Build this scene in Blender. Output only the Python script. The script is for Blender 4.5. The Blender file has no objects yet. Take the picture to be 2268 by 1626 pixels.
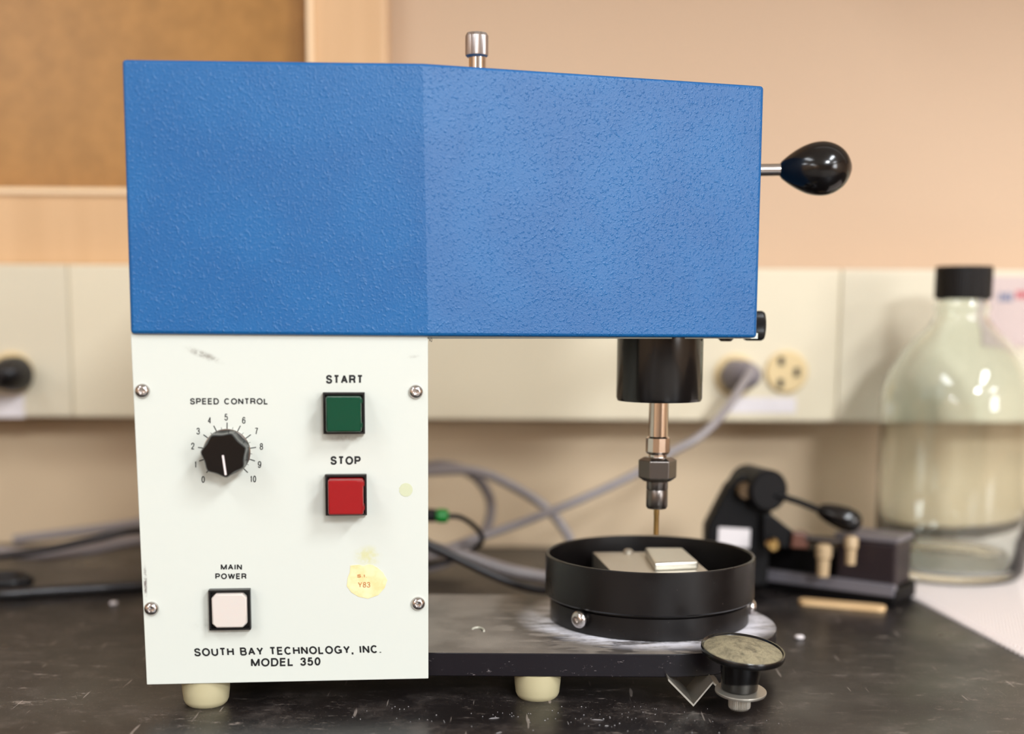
import bpy, bmesh, math, random
from mathutils import Vector, Matrix
random.seed(4)
PI = math.pi
S = bpy.context.scene
C = S.collection

# ------------------------------------------------------------------ camera, world, light, exposure
F = 2900.0; PX, PY = 1134.0, 1090.0; TH = math.radians(7.86); ROLL = 0.006; H = 0.2035
cam_d = bpy.data.cameras.new('camera'); cam = bpy.data.objects.new('camera', cam_d); C.objects.link(cam)
RM = Matrix.Rotation(PI/2 - TH, 3, 'X') @ Matrix.Rotation(ROLL, 3, 'Z')
cam.matrix_world = Matrix.Translation((0, 0, H)) @ RM.to_4x4()
cam_d.sensor_fit = 'HORIZONTAL'; cam_d.sensor_width = 36.0
cam_d.lens = F/2268*36; cam_d.shift_y = (PY - 813)/2268
cam_d.clip_start = 0.01; cam_d.clip_end = 50
cam_d.dof.use_dof = True; cam_d.dof.focus_distance = 0.684
cam_d.dof.aperture_fstop = (cam_d.lens/1000)/0.0142
S.camera = cam

w = bpy.data.worlds.new('world'); S.world = w; w.use_nodes = True
w.node_tree.nodes['Background'].inputs[0].default_value = (1, 0.93, 0.85, 1)
w.node_tree.nodes['Background'].inputs[1].default_value = 0.1

def area(name, loc, sx, sy, power, col=(0.93, 0.98, 1.03)):
    l = bpy.data.lights.new(name, 'AREA'); l.shape = 'RECTANGLE'; l.size = sx; l.size_y = sy
    l.energy = power; l.color = col
    o = bpy.data.objects.new(name, l); o.location = loc; C.objects.link(o)
    return o
CEIL = 1.85
area('troffer_light', (1.35, -1.0, CEIL-.02), 0.35, 1.2, 50)
area('troffer_light', (-1.15, -0.85, CEIL-.02), 0.35, 1.2, 14)
area('troffer_light', (1.2, -3.2, CEIL-.02), 0.6, 1.2, 185)
area('troffer_light', (-3.0, -2.6, CEIL-.02), 0.35, 1.2, 35)
area('troffer_light', (-2.9, -5.3, CEIL-.02), 0.5, 1.2, 60)
area('troffer_light', (-3.4, -8.6, CEIL-.02), 0.5, 1.2, 60)
area('troffer_light', (3.0, -2.6, CEIL-.02), 0.35, 1.2, 35)
win = area('window_light', (3.75, -3.6, 0.75), 1.3, 1.9, 85); win.rotation_euler = (0, PI/2, 0)
S.view_settings.view_transform = 'Standard'; S.view_settings.look = 'None'
S.view_settings.gamma = 1.0; S.view_settings.use_curve_mapping = False
S.view_settings.exposure = 0.32

# ------------------------------------------------------------------ measuring helpers
def ray(px, py):
    return RM @ Vector(((px-PX)/F, -(py-PY)/F, -1.0))
def onY(px, py, Y):
    d = ray(px, py); return Vector((0, 0, H)) + d*(Y/d.y)
def onZ(px, py, z):
    d = ray(px, py); return Vector((0, 0, H)) + d*((z-H)/d.z)
def onP(px, py, p0, n):
    d = ray(px, py); c = Vector((0, 0, H)); return c + d*((p0-c).dot(n)/d.dot(n))
def scale_at(p):                                   # metres per pixel at a point
    v = RM.transposed() @ (Vector(p)-Vector((0, 0, H))); return -v.z/F

# ------------------------------------------------------------------ materials
def lin(c):
    return tuple(((x/255)/12.92 if x/255 <= .04045 else ((x/255+.055)/1.055)**2.4) for x in c)
def mat(name, col, rough=0.5, metal=0.0, **k):
    m = bpy.data.materials.new(name); m.use_nodes = True
    b = m.node_tree.nodes['Principled BSDF']
    b.inputs['Base Color'].default_value = (*lin(col), 1)
    b.inputs['Roughness'].default_value = rough; b.inputs['Metallic'].default_value = metal
    for kk, v in k.items(): b.inputs[kk.replace('_', ' ')].default_value = v
    return m
class N:
    def __init__(s, m):
        s.t = m.node_tree; s.b = s.t.nodes['Principled BSDF']
        tc = s.t.nodes.new('ShaderNodeTexCoord'); g = s.t.nodes.new('ShaderNodeNewGeometry')
        s.pos = g.outputs['Position']; s.nor = g.outputs['Normal']
    def l(s, a, b): s.t.links.new(a, b)
    def new(s, k, **kw):
        n = s.t.nodes.new(k)
        for a, v in kw.items(): setattr(n, a, v)
        return n
    def mapping(s, sc=(1, 1, 1), rot=(0, 0, 0), loc=(0, 0, 0), src=None):
        n = s.new('ShaderNodeMapping'); n.inputs['Scale'].default_value = sc
        n.inputs['Rotation'].default_value = rot; n.inputs['Location'].default_value = loc
        s.l(src or s.pos, n.inputs[0]); return n.outputs[0]
    def noise(s, scale, detail=3, rough=.5, vec=None, dist=0):
        n = s.new('ShaderNodeTexNoise'); n.inputs['Scale'].default_value = scale
        n.inputs['Detail'].default_value = detail; n.inputs['Roughness'].default_value = rough
        n.inputs['Distortion'].default_value = dist
        s.l(vec or s.pos, n.inputs['Vector']); return n.outputs[0]
    def ramp(s, src, a, b, va=0.0, vb=1.0):
        n = s.new('ShaderNodeMapRange'); n.inputs[1].default_value = a; n.inputs[2].default_value = b
        n.inputs[3].default_value = va; n.inputs[4].default_value = vb
        n.interpolation_type = 'SMOOTHSTEP'
        s.l(src, n.inputs[0]); return n.outputs[0]
    def math(s, op, a, b=None):
        n = s.new('ShaderNodeMath', operation=op)
        for i, v in enumerate((a, b)):
            if v is None: continue
            if isinstance(v, (int, float)): n.inputs[i].default_value = v
            else: s.l(v, n.inputs[i])
        return n.outputs[0]
    def mix(s, fac, a, b):
        n = s.new('ShaderNodeMix', data_type='RGBA')
        s.l(fac, n.inputs[0]) if not isinstance(fac, float) else None
        for i, v in ((6, a), (7, b)):
            if isinstance(v, tuple): n.inputs[i].default_value = (*lin(v), 1)
            else: s.l(v, n.inputs[i])
        return n.outputs[2]
    def bump(s, h, strength, dist):
        n = s.new('ShaderNodeBump'); n.inputs['Strength'].default_value = strength
        n.inputs['Distance'].default_value = dist; s.l(h, n.inputs['Height'])
        s.l(n.outputs[0], s.b.inputs['Normal'])
    def color(s, c): s.l(c, s.b.inputs['Base Color'])
    def rough(s, c): s.l(c, s.b.inputs['Roughness'])

# blue textured paint
m_blue = mat('blue_paint', (50, 112, 180), 0.38, Specular_IOR_Level=.5)
n = N(m_blue)
big = n.ramp(n.noise(660, 2, .55, dist=.2), .50, .80)
fine = n.noise(1200, 2, .6)
hgt = n.math('ADD', n.math('MULTIPLY', big, .7), n.math('MULTIPLY', fine, .55))
n.bump(hgt, 0.75, 0.00032)
n.color(n.mix(n.ramp(n.noise(30, 2), .3, .7), (2, 84, 143), (4, 89, 148)))

TC = Vector((0.0802, 0.748, 0.0268))                 # centre of the round tray on the base plate
# black bench top, worn and dusty
m_table = mat('black_bench_resin', (22, 20, 20), 0.34)
n = N(m_table)
a = n.ramp(n.noise(30, 7, .75), .46, .74)
sc1 = n.ramp(n.noise(110, 6, .8, vec=n.mapping((.4, 1, 1), (0, 0, .5))), .565, .70)
sc2 = n.ramp(n.noise(700, 3, .75), .62, .70)
sc3 = n.ramp(n.noise(260, 2, .5, vec=n.mapping((1, .08, 1), (0, 0, -.9))), .69, .73)
d1 = n.math('MULTIPLY', n.math('ADD', n.math('MULTIPLY', sc1, .95), n.math('MULTIPLY', sc2, .9)), n.ramp(n.noise(9, 3), .35, .65, .25, 1))
d2 = n.math('MINIMUM', n.math('ADD', n.math('ADD', d1, n.math('MULTIPLY', a, .17)), n.math('MULTIPLY', sc3, .6)), 1)
n.color(n.mix(d2, (26, 22, 22), (158, 146, 138)))
n.rough(n.ramp(n.noise(14, 4), .3, .7, .27, .42))
n.bump(n.math('ADD', n.noise(1500, 3), n.math('MULTIPLY', sc1, .7)), .25, .00015)

# base plate: black anodised metal with grey dust and white powder round the tray
m_plate = mat('dusty_black_plate', (30, 26, 30), 0.38, Specular_IOR_Level=.32)
n = N(m_plate)
sep = n.new('ShaderNodeSeparateXYZ'); n.l(n.nor, sep.inputs[0])
up = n.ramp(sep.outputs[2], .7, .95)
dv = n.new('ShaderNodeVectorMath', operation='DISTANCE'); n.l(n.pos, dv.inputs[0]); dv.inputs[1].default_value = TC
dist = dv.outputs['Value']
ringm = n.math('MULTIPLY', n.ramp(dist, .080, .0595), n.ramp(n.noise(30, 6, .72, vec=n.mapping((1, 2.6, 1), (0, 0, .3), (.31, .2, 0))), .36, .56))
clean = n.math('MULTIPLY', n.ramp(dist, .105, .075), n.ramp(n.noise(55, 3, .5, vec=n.mapping((1, 2, 1))), .40, .52))
dust = n.math('MULTIPLY', n.ramp(n.noise(22, 4, .6), .28, .6, .55, 1), n.math('SUBTRACT', 1, n.math('MULTIPLY', clean, .75)))
dust = n.math('MULTIPLY', dust, n.ramp(n.noise(2500, 2), .3, .7, .6, 1))
c = n.mix(n.math('MULTIPLY', dust, up), (20, 16, 21), (150, 141, 131))
c = n.mix(n.math('MULTIPLY', ringm, up), c, (238, 236, 244))
wear = n.ramp(n.noise(300, 4, .85, vec=n.mapping((.5, 1, 1))), .62, .72)
c = n.mix(n.math('MULTIPLY', wear, .7), c, (150, 140, 140))
n.color(c)
n.rough(n.ramp(n.math('MULTIPLY', dust, up), 0, 1, .36, .6))
n.bump(n.noise(900, 3, .6, vec=n.mapping((.15, .15, 1))), .12, .0002)

# cream white panel paint with a few smudges
m_panel = mat('cream_white_paint', (203, 206, 197), 0.5, Specular_IOR_Level=.4)
m_white = mat('white_sheet_metal', (214, 218, 206), 0.45)
m_foot = mat('cream_rubber', (184, 174, 138), 0.5)
m_ink = mat('black_print', (12, 12, 12), 0.6)
m_inkw = mat('white_print', (240, 225, 222), 0.5)
m_black = mat('glossy_black_plastic', (14, 12, 12), 0.16)
m_blacksat = mat('satin_black_plastic', (16, 14, 15), 0.35)
m_matte = mat('matte_black_metal', (9, 7, 8), 0.5, Specular_IOR_Level=.2)
m_blackmetal = mat('black_anodised_metal', (24, 20, 21), 0.34, Specular_IOR_Level=.38)
n = N(m_blackmetal)
sp = n.ramp(n.noise(900, 2, .6), .74, .78)
n.color(n.mix(sp, (15, 12, 12), (100, 90, 86))); n.rough(n.ramp(n.noise(40, 3), .3, .7, .26, .4))
m_dustknob = mat('dusty_black_plastic', (14, 13, 13), 0.25)
n = N(m_dustknob)
sep = n.new('ShaderNodeSeparateXYZ'); n.l(n.nor, sep.inputs[0])
up = n.ramp(sep.outputs[2], .8, .93)
ds = n.math('MULTIPLY', up, n.ramp(n.noise(160, 5, .7), .28, .6, .35, 1))
ds = n.math('MULTIPLY', ds, n.ramp(n.noise(1800, 2), .3, .6, .7, 1))
n.color(n.mix(ds, (14, 13, 13), (150, 140, 112))); n.rough(n.ramp(ds, 0, .6, .2, .75))
m_steel = mat('brushed_steel', (196, 190, 186), 0.22, 1.0)
m_steeld = mat('dark_steel', (112, 106, 102), 0.3, 1.0)
m_chrome = mat('nickel_plate', (215, 205, 196), 0.12, 1.0)
m_alu = mat('dull_aluminium', (196, 190, 178), 0.42, 0.85)
n = N(m_alu); n.bump(n.noise(500, 4, .7), .3, .0003)
m_cast = mat('cast_metal', (205, 202, 192), 0.3, 0.9)
n = N(m_cast); n.bump(n.noise(220, 4, .6), .5, .0006)
m_brass = mat('brass', (176, 142, 88), 0.3, 1.0)
m_green = mat('green_translucent_plastic', (0, 66, 44), 0.22, Subsurface_Weight=.25, Subsurface_Scale=.003)
m_red = mat('red_plastic', (146, 6, 14), 0.3, Subsurface_Weight=.15, Subsurface_Scale=.003)
m_pink = mat('warm_white_plastic', (208, 198, 190), 0.3, Subsurface_Weight=.15, Subsurface_Scale=.003)
m_sticker = mat('yellowed_paper', (226, 206, 140), 0.55)
n = N(m_sticker); n.color(n.mix(n.ramp(n.noise(120, 4, .6), .35, .7), (228, 218, 172), (222, 200, 140)))
m_stickerink = mat('faded_orange_print', (190, 120, 60), 0.6)
m_glue = mat('dried_glue', (196, 200, 168), 0.35)
# room
m_wall = mat('peach_wall_paint', (226, 188, 150), 0.55)
n = N(m_wall); n.color(n.mix(n.ramp(n.noise(1.6, 3), .3, .7), (194, 163, 133), (201, 171, 141))); n.bump(n.noise(400, 3), .1, .0003)
m_lowwall = mat('tan_wall_paint', (208, 184, 152), 0.55)
m_frame = mat('pale_oiled_wood', (240, 196, 142), 0.4)
n = N(m_frame); n.color(n.mix(n.ramp(n.noise(40, 4, vec=n.mapping((1, 1, .06))), .3, .7), (208, 168, 124), (216, 176, 132)))
m_cork = mat('brown_board_face', (176, 124, 58), 0.3)
n = N(m_cork); n.color(n.mix(n.ramp(n.noise(60, 5, .7), .3, .7), (150, 106, 50), (168, 120, 60)))
m_race = mat('cream_enamel', (225, 213, 186), 0.38)
m_raceb = mat('cream_enamel_aged', (218, 207, 182), 0.38)
m_outlet = mat('ivory_plastic', (226, 200, 150), 0.4)
m_dark = mat('dark_recess', (40, 34, 28), 0.6)
m_cord = mat('grey_vinyl_cord', (150, 142, 142), 0.4)
m_cordb = mat('black_rubber_cord', (24, 22, 24), 0.4)
m_conn = mat('green_connector_plastic', (26, 140, 52), 0.35)
m_paper = mat('white_label_paper', (228, 220, 220), 0.6)
m_towel = mat('white_paper_towel', (236, 226, 222), 0.8)
n = N(m_towel); n.bump(n.noise(300, 3), .4, .0006)
m_wood = mat('birch_wood', (222, 184, 134), 0.5)
n = N(m_wood); n.color(n.mix(n.ramp(n.noise(90, 4, vec=n.mapping((.1, 1, 1))), .3, .7), (214, 176, 126), (230, 194, 146)))
m_cap = mat('black_screw_cap', (9, 5, 4), 0.4, Specular_IOR_Level=.3)
m_ceil = mat('white_ceiling', (235, 232, 226), 0.8)
m_floor = mat('grey_vinyl_floor', (120, 112, 104), 0.5)
m_glass = bpy.data.materials.new('clear_bottle_glass'); m_glass.use_nodes = True
b = m_glass.node_tree.nodes['Principled BSDF']
b.inputs['Base Color'].default_value = (0.93, 0.97, 0.94, 1); b.inputs['Roughness'].default_value = 0.02
b.inputs['Transmission Weight'].default_value = 1; b.inputs['IOR'].default_value = 1.45
m_brown = mat('brown_phenolic', (92, 52, 36), 0.4)

# ------------------------------------------------------------------ object helpers
WL = {}
def thing(name, label, cat, loc=(0, 0, 0), group=None):
    o = bpy.data.objects.new(name, None); C.objects.link(o); o.location = loc; WL[o] = Vector(loc)
    o.empty_display_size = .01
    o['label'] = label; o['category'] = cat
    if group: o['group'] = group
    return o
def tag(o, label, cat, group=None):
    o['label'] = label; o['category'] = cat
    if group: o['group'] = group
    return o
def obj(name, bm, m, parent=None, smooth=0, bevel=0, label=None, kind=None, seg=2):
    if isinstance(bm, bpy.types.Mesh): me = bm
    else:
        bmesh.ops.recalc_face_normals(bm, faces=bm.faces)
        me = bpy.data.meshes.new(name); bm.to_mesh(me); bm.free()
    vs = [v.co for v in me.vertices]
    lo = Vector((min(v[i] for v in vs) for i in range(3))); hi = Vector((max(v[i] for v in vs) for i in range(3)))
    c = (lo+hi)/2
    if parent is None: c.z = lo.z
    me.transform(Matrix.Translation(-c))
    me.materials.append(m)
    o = bpy.data.objects.new(name, me); C.objects.link(o)
    WL[o] = c.copy()
    if parent: o.parent = parent; o.location = c - WL[parent]
    else: o.location = c
    if bevel:
        md = o.modifiers.new('bevel', 'BEVEL'); md.width = bevel; md.segments = seg; md.limit_method = 'ANGLE'
        md.angle_limit = math.radians(35)
    if smooth:
        me.polygons.foreach_set('use_smooth', [True]*len(me.polygons))
        try: me.set_sharp_from_angle(angle=math.radians(smooth))
        except Exception: pass
    if label: o['label'] = label
    if kind: o['kind'] = kind
    return o
def B(): return bmesh.new()
def loft(bm, rings, cap=True, closed=True):
    R = [[bm.verts.new(p) for p in r] for r in rings]
    for a, b2 in zip(R, R[1:]):
        k = len(a)
        for i in range(k if closed else k-1):
            bm.faces.new((a[i], a[(i+1) % k], b2[(i+1) % k], b2[i]))
    if cap: bm.faces.new(R[0][::-1]); bm.faces.new(R[-1])
    return bm
def box(bm, lo, hi, M=None):
    x0, y0, z0 = lo; x1, y1, z1 = hi
    r0 = [(x0, y0, z0), (x1, y0, z0), (x1, y1, z0), (x0, y1, z0)]
    r1 = [(x, y, z1) for x, y, z in r0]
    if M: r0 = [M @ Vector(p) for p in r0]; r1 = [M @ Vector(p) for p in r1]
    return loft(bm, [r0, r1])
def frame(o, z, x=None):                          # matrix with local z along z
    z = Vector(z).normalized()
    x = Vector(x) if x else (Vector((1, 0, 0)) if abs(z.x) < .8 else Vector((0, 1, 0)))
    y = z.cross(x).normalized(); x = y.cross(z)
    return Matrix.Translation(o) @ Matrix((x, y, z)).transposed().to_4x4()
def lathe(bm, prof, M=None, seg=48, cap=True, shape=None, closed=False):
    M = M or Matrix.Identity(4)
    rings = []
    for r, z in prof:
        rings.append([M @ Vector((r*(shape(2*PI*i/seg, z) if shape else 1)*math.cos(2*PI*i/seg),
                                  r*(shape(2*PI*i/seg, z) if shape else 1)*math.sin(2*PI*i/seg), z)) for i in range(seg)])
    if closed: rings.append(rings[0]); cap = False
    loft(bm, rings, cap)
    if closed: bmesh.ops.remove_doubles(bm, verts=bm.verts, dist=1e-7)
    return bm
def spline(pts, n=8):
    pts = [Vector(p) for p in pts]; out = []
    P = [pts[0]*2-pts[1]] + pts + [pts[-1]*2-pts[-2]]
    for i in range(1, len(P)-2):
        for k in range(n):
            t = k/n; a, b2, c, d = P[i-1:i+3]
            out.append(.5*((2*b2)+(c-a)*t+(2*a-5*b2+4*c-d)*t*t+(3*b2-a-3*c+d)*t**3))
    out.append(pts[-1]); return out
def tube(bm, pts, r, seg=12, smooth_n=8):
    pts = spline(pts, smooth_n) if smooth_n else [Vector(p) for p in pts]
    rings = []; x = None
    if not callable(r) and seg > 6:
        for p in pts: p.z = max(p.z, r*1.03)
    for i, p in enumerate(pts):
        d = (pts[min(i+1, len(pts)-1)] - pts[max(i-1, 0)]).normalized()
        if x is None: x = d.orthogonal().normalized()
        x = (x - d*x.dot(d)).normalized(); y = d.cross(x)
        rr = r(i/(len(pts)-1)) if callable(r) else r
        rings.append([p + (x*math.cos(2*PI*k/seg)+y*math.sin(2*PI*k/seg))*rr for k in range(seg)])
    return loft(bm, rings)
def plateY(bm, pix, Y, t):                        # outline at distance Y, t thick going back
    f = [onY(x, y, Y) for x, y in pix]
    return loft(bm, [f, [p+Vector((0, t, 0)) for p in f]])

# ------------------------------------------------------------------ setting
WY = 1.13
def struct(name, lo, hi, m, bevel=0):
    return obj(name, box(B(), lo, hi), m, kind='structure', bevel=bevel)
struct('added_shade_box', (.10, .79, .64), (1.7, WY-.001, 1.4), m_ceil)      # unseen cupboard box, added above the frame to shade the upper right wall
rz = onY(1134, 930, 1.13).z
struct('wall_back', (-3.8, WY, -.9), (3.8, WY+.1, CEIL), m_wall)
struct('trim_1', (-3.79, WY-.002, .0), (3.79, WY, rz), m_lowwall)
struct('wall_left', (-3.9, -9.6, -.9), (-3.8, WY+.1, CEIL), m_wall)
struct('wall_right', (3.8, -9.6, -.9), (3.9, WY+.1, CEIL), m_wall)
struct('wall_front', (-3.9, -9.7, -.9), (3.9, -9.6, CEIL), m_wall)
struct('ceiling', (-3.9, -9.7, CEIL), (3.9, WY+.1, CEIL+.1), m_ceil)
struct('floor', (-3.9, -9.7, -1.0), (3.9, WY+.1, -.9), m_floor)

t = thing('lab_bench', 'black resin lab bench top, scratched and dusty, under the machine', 'bench', (0, .78, -.9))
obj('bench_top', box(B(), (-1.6, .40, -.03), (1.6, WY-.002, 0)), m_table, t, bevel=.004)
obj('cabinet_base', box(B(), (-1.55, .46, -.9), (1.55, WY-.01, -.0305)), mat('bench_cabinet', (150, 132, 108), .5), t)

# brown board in a pale frame on the wall
t = thing('framed_board', 'brown glossy board in a wide pale wood frame on the wall', 'board', onY(400, 500, WY))
f0 = onY(-260, 422, WY); f1 = onY(688, -260, WY)
x0, x1, zb, zt = f0.x-.35, f1.x, f0.z, f1.z+.35
fw = onY(858, 400, WY).x - onY(688, 400, WY).x
obj('board_panel', box(B(), (x0, WY-.006, zb), (x1, WY-.001, zt)), m_cork, t)
def rail(lo, hi): return obj('frame_rail', box(B(), lo, hi), m_frame, t, bevel=.004)
fb = onY(100, 591, WY-.03).z
rail((x0, WY-.026, fb), (x1+.0001, WY-.001, zb))
rail((x1, WY-.026, fb), (x1+fw, WY-.001, zt))
rail((x0, WY-.026, zt), (x1+fw, WY-.001, zt+fw))
rail((x0-fw, WY-.026, fb), (x0, WY-.001, zt+fw))
# thin bright bead round the board
bd = B(); box(bd, (x0, WY-.030, zb-.004), (x1+.004, WY-.0262, zb)); box(bd, (x1, WY-.030, zb), (x1+.004, WY-.0262, zt))
obj('inner_bead', bd, mat('light_bead', (250, 220, 180), .35), t)

# cream cable raceway along the wall, in three covers
RY = 1.08
t = thing('cable_raceway', 'cream enamel cable raceway with outlets along the wall above the bench', 'raceway', onY(1134, 930, RY))
zt = onY(1134, 592, RY).z; zb = onY(1134, 930, RY).z
xs = [-1.6, onY(155, 760, RY).x, onY(1858, 760, RY).x, 1.6]
for i in range(3):
    obj('raceway_cover', box(B(), (xs[i]+.0002, RY, zb), (xs[i+1]-.0002, WY-.001, zt)), (m_raceb, m_race, m_raceb)[i], t, bevel=.0015)
def outlet(px, py):
    p = onY(px, py, RY); M = frame(p+Vector((0, .001, 0)), (0, -1, 0), (1, 0, 0))
    o = obj('outlet', lathe(B(), [(.0175, 0), (.0175, .003), (.016, .0045), (.0, .0045)][:3]+[(.0005, .0045)], M, 32), m_outlet, t, smooth=40)
    for dx, dz in ((-.005, .009), (-.005, -.009), (.008, .0)):
        obj('slot', box(B(), (p.x+dx-.0022, RY-.0044, p.z+dz-.0035), (p.x+dx+.0022, RY-.003, p.z+dz+.0035)), m_dark, o)
outlet(1741, 824); outlet(1628, 832); outlet(28, 826)
def sticker(x0, y0, x1, y1, Y=RY, m=m_paper):
    a = onY(x0, y0, Y); b2 = onY(x1, y1, Y)
    return obj('sticker', box(B(), (a.x, Y-.0005, b2.z), (b2.x, Y+.0002, a.z)), m, t)
sticker(1612, 880, 1762, 915); sticker(-30, 875, 55, 925)
# printed notice at the right
n1 = thing('notice_sheet', 'white paper notice with blurred red and blue print at right edge', 'notice', onY(2240, 760, RY))
a = onY(2188, 612, RY); b2 = onY(2330, 768, RY)
obj('sheet', box(B(), (a.x, RY-.0012, b2.z), (b2.x, RY-.0003, a.z)), mat('notice_paper', (204, 184, 178), .6), n1)
bb = B()
for i in range(4):
    q = onY(2211+i*8, 668, RY); box(bb, (q.x, RY-.0016, q.z), (q.x+.002, RY-.0013, q.z+.0075-.001*(i % 2)))
obj('printed_mark', bb, mat('blue_print', (110, 120, 150), .6), n1)
bb = B()
for i in range(10):
    q = onY(2248+i*7, 662, RY); box(bb, (q.x, RY-.0016, q.z), (q.x+.0018, RY-.0013, q.z+.0065))
obj('printed_mark', bb, mat('red_print', (200, 90, 100), .6), n1)

# ------------------------------------------------------------------ the core drill
K = thing('core_drill', 'bench core drilling machine with blue sloped head over a white control cabinet', 'machine', (0, .72, 0))
YAW = .104
pf = onY(948, 1125, .66)
nP = Vector((YAW, -1, 0)).normalized()
U = Vector((1, YAW, 0)).normalized()
def pan(px, py, off=0): return onP(px, py, pf + nP*off, nP)

# control panel sheet
fr = [pan(289, 738), pan(948, 741), pan(949, 1503.5), pan(325, 1517)]
bm = loft(B(), [fr, [p - nP*.002 for p in fr]])
panel = obj('control_panel', bm, m_panel, K, bevel=.0004, label='cream white front panel with controls and black lettering')
# smudges painted by wear on the panel
n = N(m_panel)
def blot(px, py, rx, ry, ang, nscale=200):
    p = pan(px, py); mp = n.mapping((1, 1, 1), loc=(-p.x, -p.y, -p.z))
    m2 = n.new('ShaderNodeMapping'); m2.inputs['Rotation'].default_value = (0, ang, 0); n.l(mp, m2.inputs[0])
    m3 = n.new('ShaderNodeMapping'); m3.inputs['Scale'].default_value = (1/rx, .1, 1/ry); n.l(m2.outputs[0], m3.inputs[0])
    ln = n.new('ShaderNodeVectorMath', operation='LENGTH'); n.l(m3.outputs[0], ln.inputs[0])
    return n.math('MULTIPLY', n.ramp(ln.outputs['Value'], 1, .2), n.ramp(n.noise(nscale, 4, .7), .35, .65))
f = blot(450, 786, .0125, .0026, -.40)
for a in (blot(915, 790, .004, .0012, .1), blot(500, 1385, .02, .006, 0), blot(770, 970, .012, .003, 0)):
    f = n.math('MAXIMUM', f, n.math('MULTIPLY', a, .5))
edge = blot(322, 1290, .0012, .012, 0, 300)
c = n.mix(n.math('MULTIPLY', f, .7), (203, 206, 197), (120, 112, 102))
c = n.mix(blot(815, 1232, .009, .007, 0, 150), c, (200, 198, 152))
c = n.mix(edge, c, (110, 100, 96))
n.color(c)

# cabinet body behind the panel
zb = pan(600, 1503, 0).z+.001; zt = pan(600, 742).z
bl = pan(325, 1510)
obj('cabinet', loft(B(), [[(bl.x+.006, .653, zb), (-.0555, .6615, zb), (-.0555, .80, zb), (bl.x+.006, .80, zb)],
                          [(-.186, .650, zt), (-.0555, .6615, zt), (-.0555, .80, zt), (-.186, .80, zt)]]), m_white, K)

# blue cover
nR = Vector((.337, -1, 0)).normalized()
OFF = .003
pt = pan(269, 131, OFF), pan(936, 139, OFF); pb = pan(288, 740, OFF), pan(948.5, 745, OFF)
fd = pb[1]
ptr, pbr = onP(1692, 190, fd, nR), onP(1676, 748.5, fd, nR)
ptf = onP(936, 139, fd, nR)
yb = .83
def ringof(a, b2, c):
    return [a, b2, c, Vector((c.x, .79, c.z)), Vector((b2.x, yb, b2.z)), Vector((a.x, yb, a.z))]
bm = B()
loft(bm, [ringof(pb[0], pb[1], pbr), ringof(pt[0], pt[1], ptr)])
cover = obj('head_cover', bm, m_blue, K, bevel=.0018, seg=3, smooth=6, label='blue textured head cover folded at its middle')
# pale plate under the head
a = onY(1290, 752, .715); b2 = onY(1655, 752, .73)
zz = onY(1400, 754, .71).z
obj('head_underplate', loft(B(), [[(-.05, .668, zz+.001), (.135, .727, zz+.001), (.135, .785, zz+.001), (-.05, .82, zz+.001)],
                                  [(-.05, .668, zz+.004), (.135, .727, zz+.004), (.135, .785, zz+.004), (-.05, .82, zz+.004)]]), m_white, K)
p = onY(1612, 752, .735)
obj('screw', lathe(B(), [(.0045, .004), (.0045, .001), (.003, -.0005)], Matrix.Translation((p.x, .742, zz-.0004)), 20), m_steeld, K, smooth=40)

# screws of the panel
def screw(p, nrm, R, name='screw', parent=K, m=m_steel):
    M = frame(p, nrm)
    bm = B()
    prof = [(R, 0), (R*1.0, .0006), (R*.92, .0013), (R*.72, .0020), (R*.5, .0024), (R*.44, .0024), (R*.40, .0012), (R*.02, .0009)]
    def sh(a, z): return 1
    rings = []
    for i, (r, z) in enumerate(prof):
        ring = []
        for k in range(24):
            an = 2*PI*k/24; rr = r
            if i >= 5: rr = r*math.cos(PI/6)/math.cos((an % (PI/3))-PI/6)
            ring.append(M @ Vector((rr*math.cos(an), rr*math.sin(an), z*R/.0036)))
        rings.append(ring)
    loft(bm, rings)
    return obj(name, bm, m, parent, smooth=35)
for x, y in ((316, 866), (921, 868), (336, 1348), (926, 1337)):
    screw(pan(x, y), nP, .0036)

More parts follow.
